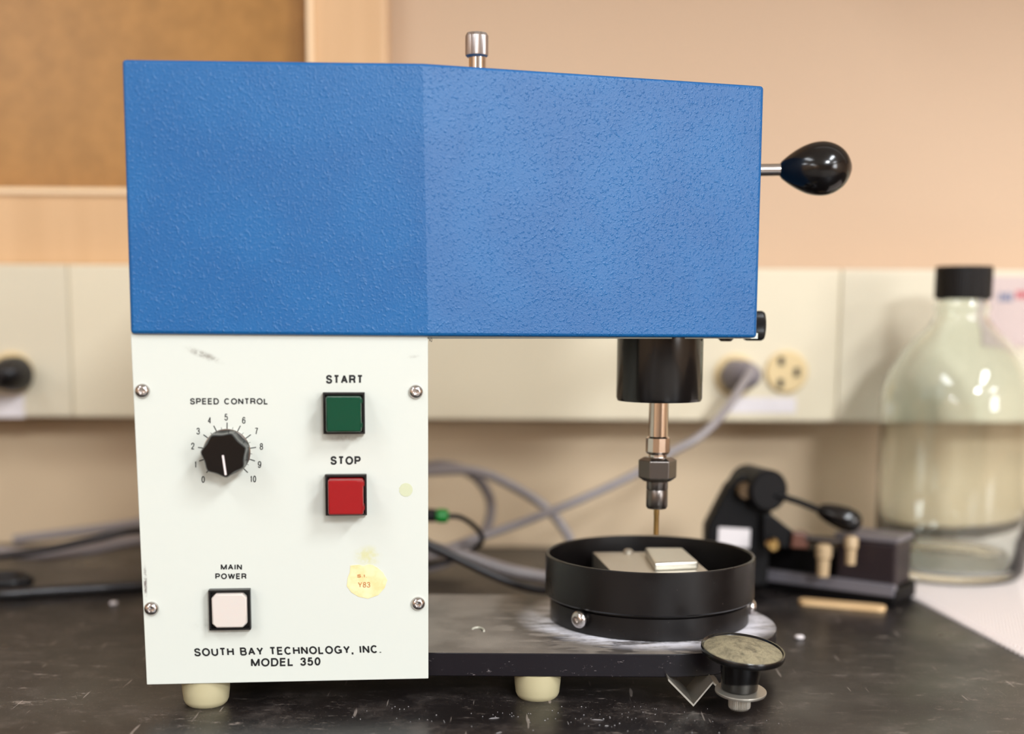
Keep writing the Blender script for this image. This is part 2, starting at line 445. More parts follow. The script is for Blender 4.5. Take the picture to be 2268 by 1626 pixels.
# lettering: a plain grotesque drawn as strokes in a unit box
def arc(cx, cy, rx, ry, a0, a1, n_=10):
    return [(cx+rx*math.cos(math.radians(a0+(a1-a0)*i/n_)), cy+ry*math.sin(math.radians(a0+(a1-a0)*i/n_))) for i in range(n_+1)]
def cr(pts):
    return [(p.x, p.y) for p in spline([(x, y, 0) for x, y in pts], 5)]
G = {
 'A': (.74, [[(0, 0), (.5, 1), (1, 0)], [(.17, .34), (.83, .34)]]),
 'B': (.68, [[(0, 0), (0, 1)] + arc(.62, .765, .30, .235, 90, -90) + [(0, .53)], [(.6, .53)] + arc(.68, .265, .32, .265, 90, -90) + [(0, 0)]]),
 'C': (.76, [arc(.5, .5, .5, .5, 42, 318, 26)]),
 'D': (.72, [[(0, 0), (0, 1)] + arc(.5, .5, .5, .5, 90, -90, 16) + [(0, 0), (0, .02)]]),
 'E': (.62, [[(1, 1), (0, 1), (0, 0), (1, 0)], [(0, .52), (.93, .52)]]),
 'G': (.80, [arc(.5, .5, .5, .5, 45, 320, 26) + [(.96, .16), (.96, .44), (.56, .44)], [(.96, 0), (.96, .3)]]),
 'H': (.70, [[(0, 0), (0, 1)], [(1, 0), (1, 1)], [(0, .53), (1, .53)]]),
 'I': (.0, [[(.5, 0), (.5, 1)]]),
 'L': (.58, [[(0, 1), (0, 0), (1, 0)]]),
 'M': (.84, [[(0, 0), (0, 1), (.5, .02), (1, 1), (1, 0)]]),
 'N': (.70, [[(0, 0), (0, 1), (1, 0), (1, 1)]]),
 'O': (.82, [arc(.5, .5, .5, .5, 0, 372, 34)]),
 'P': (.66, [[(0, 0), (0, 1), (.6, 1)] + arc(.68, .73, .32, .27, 90, -90) + [(0, .46)]]),
 'R': (.70, [[(0, 0), (0, 1), (.6, 1)] + arc(.66, .75, .31, .25, 90, -90) + [(0, .5)], [(.60, .5), (.86, .42), (.92, .2), (1, 0)]]),
 'S': (.66, [cr([(.95, .74), (.84, .93), (.5, 1), (.14, .92), (.05, .75), (.18, .58), (.5, .51), (.85, .42), (1, .25), (.85, .06), (.5, 0), (.12, .07), (0, .28)])]),
 'T': (.64, [[(0, 1), (1, 1)], [(.5, 1), (.5, 0)]]),
 'U': (.70, [[(0, 1), (0, .35)] + arc(.5, .36, .5, .36, 180, 360, 14) + [(1, 1)]]),
 'W': (1.0, [[(0, 1), (.25, 0), (.5, 1), (.75, 0), (1, 1)]]),
 'Y': (.70, [[(0, 1), (.5, .42), (1, 1)], [(.5, .45), (.5, 0)]]),
 ',': (.02, [[(.5, .06), (.5, -.04), (-.6, -.26)]]), '.': (.02, [[(.5, -.06), (.5, .06)]]),
 '0': (.58, [arc(.5, .5, .5, .5, 0, 372, 30)]),
 '1': (.28, [[(1, 0), (1, 1), (.75, .84), (0, .76)]]),
 '2': (.56, [cr([(.04, .70), (.12, .92), (.5, 1), (.88, .92), (.95, .72), (.8, .48), (.3, .22), (.04, .0)]) + [(1, 0)]]),
 '3': (.56, [cr([(.04, .76), (.15, .94), (.5, 1), (.85, .93), (.92, .75), (.8, .58), (.42, .53)]), cr([(.42, .53), (.85, .46), (1, .26), (.85, .06), (.5, 0), (.14, .06), (0, .25)])]),
 '4': (.60, [[(.76, 0), (.76, 1), (0, .28), (1, .28)]]),
 '5': (.56, [[(.92, 1), (.2, 1), (.06, .48)] + cr([(.12, .54), (.5, .64), (.88, .54), (1, .33), (.86, .07), (.48, 0), (.12, .07), (0, .24)])]),
 '6': (.56, [cr([(.94, .78), (.82, .95), (.52, 1), (.16, .86), (.0, .45), (.1, .1), (.5, 0), (.88, .08), (1, .32), (.88, .54), (.52, .62), (.14, .52), (.02, .33)])]),
 '7': (.56, [[(0, 1), (1, 1), (.55, .5), (.35, 0)]]),
 '8': (.56, [arc(.5, .77, .43, .23, 0, 372, 22), arc(.5, .27, .5, .27, 0, 372, 22)]),
 '9': (.56, [cr([(.06, .22), (.18, .05), (.48, 0), (.84, .14), (1, .55), (.9, .9), (.5, 1), (.12, .92), (0, .68), (.12, .46), (.48, .38), (.86, .48), (.98, .67)])]),
}
def stroke(bm, P2, s, T):                          # ribbon of width s along a 2D polyline, mapped by T
    P2 = [Vector(p) for i, p in enumerate(P2) if i == 0 or (Vector(p)-Vector(P2[i-1])).length > 1e-6]
    for i in range(1, len(P2)-1):                  # very sharp turns are two strokes that overlap
        a_, b_ = (P2[i]-P2[i-1]).normalized(), (P2[i+1]-P2[i]).normalized()
        if a_.dot(b_) < -.25:
            stroke(bm, P2[:i]+[P2[i]+a_*s*.12], s, T); stroke(bm, [P2[i]-b_*s*.12]+P2[i+1:], s, T); return
    Lf, Rt = [], []
    for i, p in enumerate(P2):
        d0 = (p-P2[i-1]).normalized() if i else None
        d1 = (P2[i+1]-p).normalized() if i < len(P2)-1 else None
        d0 = d0 or d1; d1 = d1 or d0
        m = (d0+d1)
        m = m.normalized() if m.length > .2 else d0
        k_ = 1/max(.62, m.dot(d0)); nv = Vector((-m.y, m.x))*s/2*k_
        Lf.append(bm.verts.new(T(p+nv))); Rt.append(bm.verts.new(T(p-nv)))
    for i in range(len(P2)-1):
        bm.faces.new((Lf[i], Lf[i+1], Rt[i+1], Rt[i]))
def text(s, x0, x1, ybase, cap, parent=panel, m=m_ink, P=pan, wt=.15, lift=.00015, ybase2=None, gap=.13, space=.32):
    adv = 0; items = []
    for ch in s:
        if ch == ' ': adv += space; continue
        wd = G[ch][0]; full = wd + wt if wd < .1 else wd
        items.append((ch, adv, full)); adv += full + gap
    tot = adv - gap
    yb2 = ybase if ybase2 is None else ybase2
    A, Bq = P(x0, ybase), P(x1, yb2); T_ = P((x0+x1)/2, (ybase+yb2)/2-cap); mid = (A+Bq)/2
    u = (Bq-A)/tot; v = T_-mid
    sx_ = u.length/v.length; nn = u.cross(v).normalized()
    bm = bmesh.new(); h = wt
    for ch, ax_, full in items:
        for pl in G[ch][1]:
            hx = h/2/sx_
            pts = [Vector(((ax_+hx+x*max(0, full-2*hx))*sx_ if G[ch][0] >= .1 else (ax_+full/2)*sx_, h/2+y*(1-h))) for x, y in pl]
            stroke(bm, pts, h, lambda p: A + u*(p.x/sx_) + v*p.y + nn*lift)
    me = bpy.data.meshes.new('lettering'); bm.to_mesh(me); bm.free()
    return obj('lettering', me, m, parent)
text('START', 722, 804, 850, 19.5, wt=.215)
text('STOP', 732, 799, 1029.5, 19, wt=.215)
text('SPEED CONTROL', 421, 594, 896, 14, wt=.2, space=.55)
text('MAIN', 489, 536, 1262.5, 13, wt=.21)
text('POWER', 477, 546, 1283, 13, wt=.21)
text('SOUTH BAY TECHNOLOGY, INC.', 431, 845, 1454, 18, wt=.2, ybase2=1446.5, space=.5)
text('MODEL 350', 556, 710, 1477, 18.5, wt=.2, ybase2=1474, space=.5)
kc = (503, 1001)
labs = {0: (450, 1062), 1: (433, 1029), 2: (427, 988), 3: (439, 955), 4: (464, 931), 5: (501, 924), 6: (540, 931), 7: (568, 955), 8: (579, 989), 9: (575, 1029), 10: (561, 1061)}
for k, (x, y) in labs.items():
    wd = 13 if k == 10 else (3.2 if k == 1 else 7.5)
    text(str(k), x-wd/2, x+wd/2, y+7.5, 15, wt=.13, gap=.2)
def strip(p, q, wd, m=m_ink, parent=panel, lift=.00015, name='scale_mark', nn=nP):
    d = (q-p).normalized(); s = d.cross(nn)*wd/2
    r = [p-s, q-s, q+s, p+s]
    return obj(name, loft(B(), [[v+nn*lift*.3 for v in r], [v+nn*lift for v in r]]), m, parent)
for k in range(0, 21):
    an = math.radians(-135+13.5*k); mj = k % 2 == 0
    r0, r1 = (40, 65) if mj else (40, 56)
    if not mj and k < 7: continue
    f = lambda r: pan(kc[0]+r*math.sin(an), kc[1]-r*math.cos(an))
    strip(f(r0), f(r1), .00045 if mj else .0002)

# speed knob
ko = pan(*kc)
knob = obj('speed_knob', lathe(B(), [(.0116, 0), (.0116, .001), (.0112, .0014), (.009, .0014)], frame(ko, nP), 64), m_steel, K, smooth=40,
           label='black fluted speed knob with white pointer line')
Mk = frame(ko, nP, U)
ph0 = math.radians(-85)
def lob(a, z):
    s = abs(math.sin(3.5*(a-ph0)))
    return 1-.115*s**1.3*(1 if z > .004 else .5)
prof = [(.0112, .0015), (.0116, .0030), (.0112, .0045), (.0113, .0140), (.0111, .0150), (.0106, .0156), (.0001, .0156)]
obj('knob_grip', lathe(B(), prof, Mk, 112, shape=lob), m_black, knob, smooth=35)
pk = lambda r, a: Mk @ Vector((r*math.cos(a), r*math.sin(a), .0157))
strip(pk(.0003, PI), pk(.0097, ph0), .0009, m_inkw, knob, .0002, 'pointer_line')

# push buttons
def button(cx, cy, m, out, label, chamfer=False):
    c0 = pan(cx, cy); M = frame(c0, nP, U)      # local x right, y up, z out
    root = obj('push_button', box(B(), (-.0103, -.0103, 0), (.0103, .0103, .0012), M), m_blacksat, K, bevel=.0003, label=label)
    bm = B(); h = .0048; o_, i_ = .0103, .0094
    sq = lambda s, z: [M @ Vector(p) for p in ((-s, -s, z), (s, -s, z), (s, s, z), (-s, s, z))]
    loft(bm, [sq(o_, .001), sq(o_, h), sq(i_, h), sq(i_, .0012)], cap=False)
    obj('bezel', bm, m_blacksat, root)
    s = .0087
    def cs(s, z, ch=.0):
        if not ch: ch = .0006
        return [M @ Vector(p) for p in ((-s+ch, -s, z), (s-ch, -s, z), (s, -s+ch, z), (s, s-ch, z), (s-ch, s, z), (-s+ch, s, z), (-s, s-ch, z), (-s, -s+ch, z))]
    ch = .0022 if chamfer else .0006
    obj('button_cap', loft(B(), [cs(s, .0012, ch), cs(s, out-.001, ch), cs(s*.985, out-.0003, ch), cs(s*.95, out, ch)]), m, root, bevel=.0003, smooth=30)
    bm = B()
    for yy in (-.0065, .0055):
        box(bm, (s, yy, .002), (s+.0005, yy+.002, out-.0015), M)
    if not chamfer: obj('latch_tab', bm, m, root)
    else: bm.free()
button(762.5, 914, m_green, .0130, 'square green start button in black bezel')
button(767, 1094, m_red, .0138, 'square red stop button in black bezel')
button(511, 1347, m_pink, .0068, 'square white main power button in black bezel', True)

# torn yellow sticker and dot
pix = [(776, 1253), (795, 1251), (806, 1254), (815, 1250), (826, 1252), (838, 1259), (848, 1268), (858, 1285), (852, 1302), (838, 1318), (815, 1326), (795, 1322), (778, 1312), (768, 1298), (770, 1280), (775, 1268)]
r = [pan(x, y) for x, y in pix]
obj('torn_sticker', loft(B(), [r, [v+nP*.0002 for v in r]]), m_sticker, panel, label='torn yellowed sticker with faded print')
text('Y83', 793, 820, 1301, 12, m=m_stickerink, lift=.0004, wt=.12)
text('S.I.', 791, 813, 1279, 7, m=m_stickerink, lift=.0004, wt=.2)
c0 = (899, 1085)
r = [pan(c0[0]+15*math.cos(2*PI*i/24)*(1+.06*math.sin(3*i)), c0[1]+15*math.sin(2*PI*i/24)) for i in range(24)]
obj('glue_spot', loft(B(), [r, [v+nP*.00015 for v in r]]), m_glue, panel)
# stray thread under the cover edge
q = [pan(947, 747, .001), pan(953, 754, -.001), pan(956, 757, -.001), pan(956, 748, -.001), pan(951, 756, -.001)]
obj('loose_thread', tube(B(), q, .00012, 6, 3), m_cordb, K)

# base plate with a round end
zp, zq = .0268, .0142
pc = Vector((.0802, .7365, 0)); R = .0713
def plate_ring(z, R=R):
    pts = [(-.0555, pc.y-R, z), (pc.x-.02, pc.y-R, z)]
    for i in range(0, 41):
        a = -PI/2 + PI*i/40; pts.append((pc.x+R*math.cos(a), pc.y+R*math.sin(a), z))
    pts += [(pc.x-.02, pc.y+R, z), (-.0555, pc.y+R, z)]
    return pts
obj('base_plate', loft(B(), [plate_ring(zq), plate_ring(zp)]), m_plate, K, bevel=.0005, smooth=40, label='black base plate dusted with white powder')
# feet
def foot(x, y, h):
    obj('foot', lathe(B(), [(.0095, 0), (.0108, .0012), (.0116, .003), (.0122, .008), (.0126, h)], Matrix.Translation((x, y, 0)), 40), m_foot, K, smooth=40)
fl = onZ(448, 1570, 0); fr_ = onZ(1191, 1555, 0)
foot(fl.x, fl.y+.0095, zb-.0); foot(fr_.x, fr_.y+.0095, zq)
foot(fl.x, .785, zb); foot(fr_.x, .79, zq)
# under-chassis
obj('chassis', box(B(), (-.16, .69, .0125), (.0, .79, .0150)), m_blacksat, K)

# spindle housing and spindle
SY = .735
def vx(px, py): return onY(px, py, SY)
hc = vx(1461, 820); k = scale_at(hc)
z0, z1 = vx(1461, 884).z, vx(1461, 740).z
hr = 95*k
pr = [(hr*.93, z0-.0006), (hr, z0+.0008), (hr, z0+.004), (hr, z1)]
prof = [(.006, z0+.0015), (hr*.80, z0+.0015), (hr*.84, z0-.0008), (hr*.97, z0-.0008), (hr, z0+.001), (hr, z1)]
obj('spindle_housing', lathe(B(), prof, Matrix.Translation((hc.x, SY, 0)), 64), m_black, K, smooth=40, label='glossy black round spindle housing')
sx = vx(1457, 1000).x
def zpx(y): return vx(1457, y).z
def cyl(name, segs, m, parent=K, seg=40, sm=40, label=None):
    return obj(name, lathe(B(), [(r*k, zpx(y)) for r, y in segs], Matrix.Translation((sx, SY, 0)), seg), m, parent, smooth=sm, label=label)
sp = cyl('spindle', [(22, 870), (22, 968)], m_chrome, label='plated steel spindle with collet nut')
cyl('spindle_collar', [(22, 966), (27, 970), (27.5, 1000), (24, 1005), (20, 1007), (20, 1018)], m_chrome, sp, 12, 25)
o = obj('collet_nut', lathe(B(), [(36, 1015)] and [(r*k, zpx(y)) for r, y in ((30, 1012), (43, 1019), (43, 1057), (30, 1066))],
        Matrix.Translation((sx, SY, 0)) @ Matrix.Rotation(math.radians(0), 4, 'Z'), 6), m_steeld, sp, bevel=.0004)
cyl('sleeve', [(24, 1062), (24, 1082), (23, 1084), (24, 1086), (24, 1121), (21, 1126), (7, 1126)], m_steeld, sp)
cyl('drill_bit', [(6.5, 1122), (6.5, 1140), (6, 1142), (6, 1184)], m_brass, sp, 20, label='thin brass coloured core drill')

# round black tray
r0, r1 = .0575, .0605
g = .0402; zr = .0652
prof = [(.052, zp), (r0, zp+.0002), (r0, g-.0012), (r0-.0012, g-.0006), (r0-.0012, g+.0006), (r1-.0008, g+.0008), (r1, g+.0018), (r1, zr-.0006), (r1-.0005, zr), (r1-.0016, zr), (r1-.0022, zr-.0008), (r1-.0022, .0462), (.0001, .0462)]
tray = obj('catch_tray', lathe(B(), prof, Matrix.Translation((TC.x, TC.y, 0)), 96), m_blackmetal, K, smooth=35, label='round black metal catch tray on a mounting ring')
p = onP(1275, 1372, TC+Vector((-.041, -.041, 0)), Vector((-.7, -.7, 0)))
an = math.radians(225); zz = onY(1275, 1372, .705).z
dirv = Vector((math.cos(an), math.sin(an), 0))
base = Vector((TC.x, TC.y, zz)) + dirv*(r0)
# washer + head, lined up with where the fixing sits on the ring
obj('washer', lathe(B(), [(.0045, -.001), (.0045, .0012)], frame(base, dirv), 24), m_steeld, tray, smooth=40)
obj('washer', lathe(B(), [(.0040, .0014), (.0040, .0024)], frame(base, dirv), 24), m_steeld, tray, smooth=40)
screw(base+dirv*.0026, dirv, .0050, 'tray_screw', tray)
an = math.radians(-8); dirv = Vector((math.cos(an), math.sin(an), 0)); base = Vector((TC.x, TC.y, .0352)) + dirv*(r0)
obj('washer', lathe(B(), [(.0045, -.001), (.0045, .0010)], frame(base, dirv), 24), m_steeld, tray, smooth=40)
screw(base+dirv*.0011, dirv, .0046, 'tray_screw', tray)

# lever with egg shaped grip
LY = .755
a = onY(1672, 377, LY); b2 = onY(1736, 376, LY)
lever = obj('lever_rod', tube(B(), [a, b2], .0034, 16, 0), m_steel, K, smooth=40, label='steel feed lever rod with black grip')
e0 = onY(1727, 377, LY); e1 = onY(1885, 371, LY); ax = (e1-e0); L = ax.length
kk = scale_at(e0)
prof = []
for i in range(25):
    t_ = i/24
    base_r = [18, 24, 30, 36, 41, 45, 48.5, 51.5, 54, 56, 57.5, 58.5, 59, 59, 58.5, 57.5, 56, 53.8, 51, 47.5, 43, 37.5, 30.5, 21, .5][i]
    prof.append((base_r*kk, L*(t_ if i < 20 else t_)))
prof[0] = (12*kk, 0.0006)
# round the far end a little more
def egg(t): 
    return 59*math.sqrt(max(0, 1-((t-.58)/.42)**2)) if t > .58 else 15+44*math.sin(min(1, (t)/.58)*PI/2)**.9
prof = [(8*kk, .0012), (13*kk, 0)] + [(egg(i/32)*kk, L*i/32) for i in range(1, 32)] + [(13*kk, L*.994), (3*kk, L)]
obj('lever_grip', lathe(B(), prof, frame(e0, ax), 48), m_black, lever, smooth=50, label='glossy black egg shaped grip')

# knurled thumb screw low on the head's right end
q = onY(1684, 722, .745); kk = scale_at(q); xx = pbr.x+.0003
def knurl(n_, d): return lambda a, z: 1 - d*(0.5+.5*math.cos(n_*a))
Mt = frame(Vector((xx, .748, q.z)), (1, 0, 0))
obj('thumb_screw', lathe(B(), [(31*kk, -.0015), (33*kk, 0), (33*kk, .0080), (30*kk, .0094), (2*kk, .0094)], Mt, 240, shape=knurl(60, .03)), m_blacksat, K, smooth=20, label='black knurled thumb screw')

# knurled knob on top
TY = .75
q = onY(1056, 100, TY); kk = scale_at(q)
zt_, zb_ = onY(1056, 72, TY).z, onY(1056, 126, TY).z
tk = obj('depth_stop_knob', lathe(B(), [(20*kk, zb_-.0005), (25*kk, zb_+.0006), (25.5*kk, zb_+.0012), (25.5*kk, zt_-.002), (22*kk, zt_-.0004), (14*kk, zt_)],
         Matrix.Translation((q.x, TY, 0)), 192, shape=knurl(48, .025)), mat('knurled_steel', (190, 184, 182), .28, 1.0), K, smooth=20, label='small knurled steel knob on top of the head')
n = N(bpy.data.materials['knurled_steel'])
vx_ = n.new('ShaderNodeTexChecker'); vx_.inputs['Scale'].default_value = 1500; n.l(n.mapping((1, 1, 1), (0, .78, 0)), vx_.inputs['Vector'])
n.bump(vx_.outputs['Fac'], .5, .0003)
obj('knob_stem', lathe(B(), [(19*kk, pt[1].z-.012), (19*kk, zb_)], Matrix.Translation((q.x+.0004, TY, 0)), 32), m_chrome, tk, smooth=40)

# clamp knob in front of the plate and its bent steel bracket
KY = .645
kp = onY(1646, 1437, KY); kk = scale_at(kp)
axis = Vector((-.0, -.13, 1)).normalized(); axis = (Matrix.Rotation(math.radians(4.5), 3, 'Y') @ axis).normalized()
Mc = frame(kp, axis)
RR = 93*kk
ck = obj('clamp_knob', lathe(B(), [(.4*RR, -.0052), (.50*RR, -.0050), (.90*RR, -.0040), (.985*RR, -.0030), (RR, -.0022), (RR, -.0002), (.985*RR, .0003), (.955*RR, .0000), (.93*RR, -.0006), (.80*RR, .0002), (.55*RR, .0016), (.3*RR, .0024), (.002*RR, .0026)], Mc, 72),
         m_dustknob, K, smooth=40, label='black mushroom clamp knob with dusty top')
st = onY(1642, 1475, KY); Ms = frame(kp - Vector((.0006, 0, 0)), (Matrix.Rotation(math.radians(1.5), 3, 'Y') @ Vector((0, -.05, 1))).normalized())
zs = onY(1642, 1528, KY).z - kp.z
obj('knob_stem', lathe(B(), [(38*kk, zs), (40*kk, zs+.0006), (47*kk, -.0045)], Ms, 48), m_black, ck, smooth=40)
zs2 = kp.z + zs
wc = Vector((kp.x-.0006, KY, zs2))
# bracket: strip bent in a zigzag, ending in a ring
bt = .0010; wdt = .030
zig = [(1480, 1503), (1536, 1560), (1579, 1509), (1606, 1537)]
Zs = [onY(x, y, .656) for x, y in zig]
bm = B()
top = Zs; r0_ = []
for dy in (0, wdt):
    up_ = [p+Vector((0, dy, 0)) for p in Zs]; dn = [p+Vector((0, dy, -.0013)) for p in Zs]
    r0_.append(up_+dn[::-1])
loft(bm, r0_)
br = obj('spring_bracket', bm, m_alu, K, label='bent zigzag steel bracket holding the clamp knob')
ring = lathe(B(), [(.004, -.0014), (.0128, -.0014), (.0130, -.0010), (.0130, -.0002), (.0128, 0.0), (.004, 0.0)], frame(wc, (.02, -.10, 1)), 48, closed=True)
obj('bracket_ring', ring, m_alu, br, smooth=40)
zn0 = onY(1638, 1571, KY).z
obj('knurled_nut', lathe(B(), [(20*kk, zn0), (24*kk, zn0+.001), (25*kk, zn0+.002), (25*kk, zs2-.001)], Matrix.Translation((onY(1638, 1550, KY).x, KY, 0)), 200, shape=knurl(40, .05)), m_alu, br, smooth=20)

# ------------------------------------------------------------------ specimen in the tray
zs_ = .0582
P4 = [onZ(1313, 1223, zs_), onZ(1517, 1222, zs_), onZ(1592, 1284, zs_), onZ(1374, 1287, zs_)]
sp = thing('specimen_plate', 'flat grey metal plate lying inside the round black tray', 'plate', (P4[0]+P4[2])/2 - Vector((0, 0, .012)))
obj('plate', loft(B(), [[p-Vector((0, 0, .0118)) for p in P4], P4]), m_alu, sp, bevel=.0004)
q = onZ(1390, 1222, zs_)
obj('locating_pin', lathe(B(), [(.003, zs_-.0005), (.003, zs_+.0012), (.0018, zs_+.0022)], Matrix.Translation(q*1 - Vector((0, 0, q.z)) + Vector((0, -.004, 0))), 20), m_alu, sp, smooth=40)
zk = .0630
P4 = [onZ(1428, 1213, zk), onZ(1512, 1213, zk), onZ(1547, 1243, zk), onZ(1450, 1247, zk)]
lowr = [Vector((p.x, p.y, zs_)) for p in P4]
midr = [Vector((p.x, p.y, zk-.001)) for p in P4]
tag(obj('specimen_block', loft(B(), [lowr, P4]), m_cast, bevel=.0012, smooth=60, seg=3), 'small shiny cast metal block on top of the flat plate in the tray', 'block')

# ------------------------------------------------------------------ background: bottle on paper towel
zt0 = .0025
A = onZ(1992, 1309, 0); Bp = onZ(2290, 1468, 0)
edge = []
nt = 34
d = (Bp-A); nn = Vector((d.y, -d.x, 0)).normalized()
for i in range(nt*2+1):
    t_ = i/(nt*2); p = A + d*t_; edge.append(p + nn*(.0016 if i % 2 else -.0006))
tpoly = edge + [Vector((.62, .74, 0)), Vector((.62, 1.06, 0)), Vector((.335, 1.075, 0)), Vector((A.x+.002, .955, 0))]
tw = thing('paper_towel', 'white embossed paper towel with a serrated edge under the glass bottle', 'towel', (.45, .92, 0))
bm = loft(B(), [[Vector((p.x, p.y, .0002)) for p in tpoly], [Vector((p.x, p.y, .0018)) for p in tpoly]])
obj('towel_sheet', bm, m_towel, tw)
bm = B()
for i in range(40):                                # embossed ribs
    f = i/40; p0 = A + d*f - nn*.004
    if p0.x > .6: break
    e = Vector((.33, 1, 0)).normalized(); L_ = min(.30, (1.045-p0.y)/e.y, (.61-p0.x)/e.x)
    if L_ > .02: tube(bm, [p0+Vector((0, 0, .0016)), p0+e*L_+Vector((0, 0, .0016))], .0017, 5, 0)
obj('embossed_rib', bm, m_towel, tw, kind='stuff')

BY = 1.003; bx = onY(2120, 900, BY).x
bt_ = thing('glass_bottle', 'large clear glass bottle with black screw cap on the paper towel', 'bottle', (bx, BY, .003))
kb = scale_at(onY(2120, 900, BY))
def bz(y): return onY(2120, y, BY).z
zb0 = .0032
outer = [(.2, zb0+.004), (100*kb, zb0+.003), (135*kb, zb0), (152*kb, zb0+.0015), (160*kb, zb0+.006), (163*kb, zb0+.014), (164*kb, bz(1100)), (164*kb, bz(900)), (162*kb, bz(862)), (148*kb, bz(822)), (121*kb, bz(776)), (94*kb, bz(746)), (70*kb, bz(722)), (60*kb, bz(708)), (56*kb, bz(690)), (60*kb, bz(684)), (60*kb, bz(676)), (55*kb, bz(670)), (55*kb, bz(600))]
outer[0] = (.0005, zb0+.004)
inner = [(max(r-.0028, .0004), z) for r, z in outer[5:]]
inner = [(.0005, zb0+.0075), (100*kb, zb0+.007), (140*kb, zb0+.0075), (154*kb, zb0+.012)] + inner[1:]
prof = outer + inner[::-1]
obj('bottle_body', lathe(B(), prof, Matrix.Translation((bx, BY, 0)), 72), m_glass, bt_, smooth=50, label='clear glass body with narrow neck')
obj('screw_cap', lathe(B(), [(60*kb, bz(662)), (61*kb, bz(660)), (61*kb, bz(594)), (59*kb, bz(590)), (1*kb, bz(590))], Matrix.Translation((bx, BY, 0)), 180, shape=knurl(60, .02)), m_cap, bt_, smooth=20)

# ------------------------------------------------------------------ background: black lever fixture
V0 = onZ(1662, 1303, 0); V1 = onZ(1982, 1347, 0); e1 = (V1-V0).normalized(); e2 = Vector((-e1.y, e1.x, 0)); Lb = (V1-V0).length
ML = Matrix.Translation(V0) @ Matrix((e1, e2, Vector((0, 0, 1)))).transposed().to_4x4()
cl = thing('lever_fixture', 'black lever clamp fixture on a long base, out of focus behind the tray', 'fixture', V0 + e1*Lb/2 + e2*.02)
ML2 = ML
hb = .0125
obj('base_bar', box(B(), (-.03, 0, 0), (Lb, .045, hb), ML), m_matte, cl, bevel=.0025, label='black base bar with a pale edge')
obj('edge_strip', box(B(), (-.03, -.0012, hb-.005), (Lb-.001, .006, hb+.003), ML), mat('grey_edge', (112, 108, 114), .35), cl, bevel=.0005)
def lb(px): return (px-1662)/(1982-1662)*Lb
obj('slide_block', box(B(), (-.02, .012, hb), (lb(1835), .040, hb+.020), ML), m_matte, cl, bevel=.002)
obj('end_block', box(B(), (lb(1843), .008, hb), (lb(1972), .040, hb+.031), ML), mat('dark_brown_phenolic', (44, 34, 36), .35), cl, bevel=.002)
obj('end_block_cap', box(B(), (lb(1838), .008, hb+.0312), (lb(1974), .042, hb+.0350), ML), mat('grey_cap', (112, 106, 110), .35), cl, bevel=.001)
m_cream = mat('cream_nylon', (186, 160, 124), .45)
def stud(px, y0, y1, r, m, Y, name='stud'):
    p = onY(px, y0, Y); q = onY(px, y1, Y); kk = scale_at(p); h_ = p.z-q.z
    return obj(name, lathe(B(), [(r*.72*kk, q.z), (r*.78*kk, q.z+h_*.55), (r*kk, q.z+h_*.6), (r*kk, p.z-.002), (r*.7*kk, p.z)], Matrix.Translation((p.x, Y, 0)), 24), m, cl, smooth=40)
stud(1825, 1206, 1276, 18, m_cream, .915); stud(1886, 1188, 1250, 15, m_cream, .905)
UY = .935
obj('upright_bracket', plateY(B(), [(1562, 1300), (1566, 1168), (1612, 1080), (1640, 1052), (1700, 1050), (1712, 1075), (1700, 1300)], UY, .022), m_matte, cl, bevel=.002)
q = onY(1690, 1084, UY); obj('pivot_drum', lathe(B(), [(.013, -.010), (.0152, -.008), (.0152, .026), (.013, .028)], frame(q, Vector((-.3, 1, 0.0)), (1, 0, 0)), 40), m_matte, cl, smooth=40)
q = onY(1648, 1086, UY-.002); obj('pivot_bolt', lathe(B(), [(.0062, 0), (.0062, .006), (.005, .008)], frame(q, (0, -1, 0)), 24), mat('bronze_bolt', (96, 78, 58), .4, .8), cl, smooth=40)
lp = obj('label_plate', plateY(B(), [(1592, 1168), (1662, 1172), (1660, 1214), (1590, 1208)], UY-.0012, .001), m_paper, cl, label='white label')
obj('strut_arm', plateY(B(), [(1690, 1140), (1712, 1142), (1770, 1188), (1760, 1215), (1690, 1212)], UY-.008, .012), m_matte, cl, bevel=.001)
obj('brown_pad', plateY(B(), [(1756, 1180), (1792, 1182), (1790, 1216), (1752, 1214)], UY-.012, .012), m_brown, cl, bevel=.001)
q = onY(1710, 1206, UY-.016); obj('brass_nut', lathe(B(), [(.005, 0), (.005, .004), (.0035, .006)], frame(q, (0, -1, 0)), 20), m_brass, cl, smooth=40)
obj('plunger_rod', tube(B(), [onY(1785, 1192, UY-.01), onY(1868, 1200, UY-.02)], .0028, 12, 0), m_steeld, cl, smooth=40)
lr = obj('lever_arm', tube(B(), [onY(1700, 1090, UY-.006), onY(1770, 1112, UY-.01), onY(1825, 1134, UY-.013)], .0024, 12, 0), m_matte, cl, smooth=40)
g0, g1 = onY(1812, 1127, UY-.012), onY(1908, 1163, UY-.016); gl = (g1-g0).length; kk = scale_at(g0)
obj('lever_grip', lathe(B(), [(7*kk, 0), (14*kk, gl*.05), (20*kk, gl*.2), (25*kk, gl*.42), (27*kk, gl*.62), (25*kk, gl*.82), (18*kk, gl*.94), (4*kk, gl)], frame(g0, g1-g0), 32), m_black, lr, smooth=60)

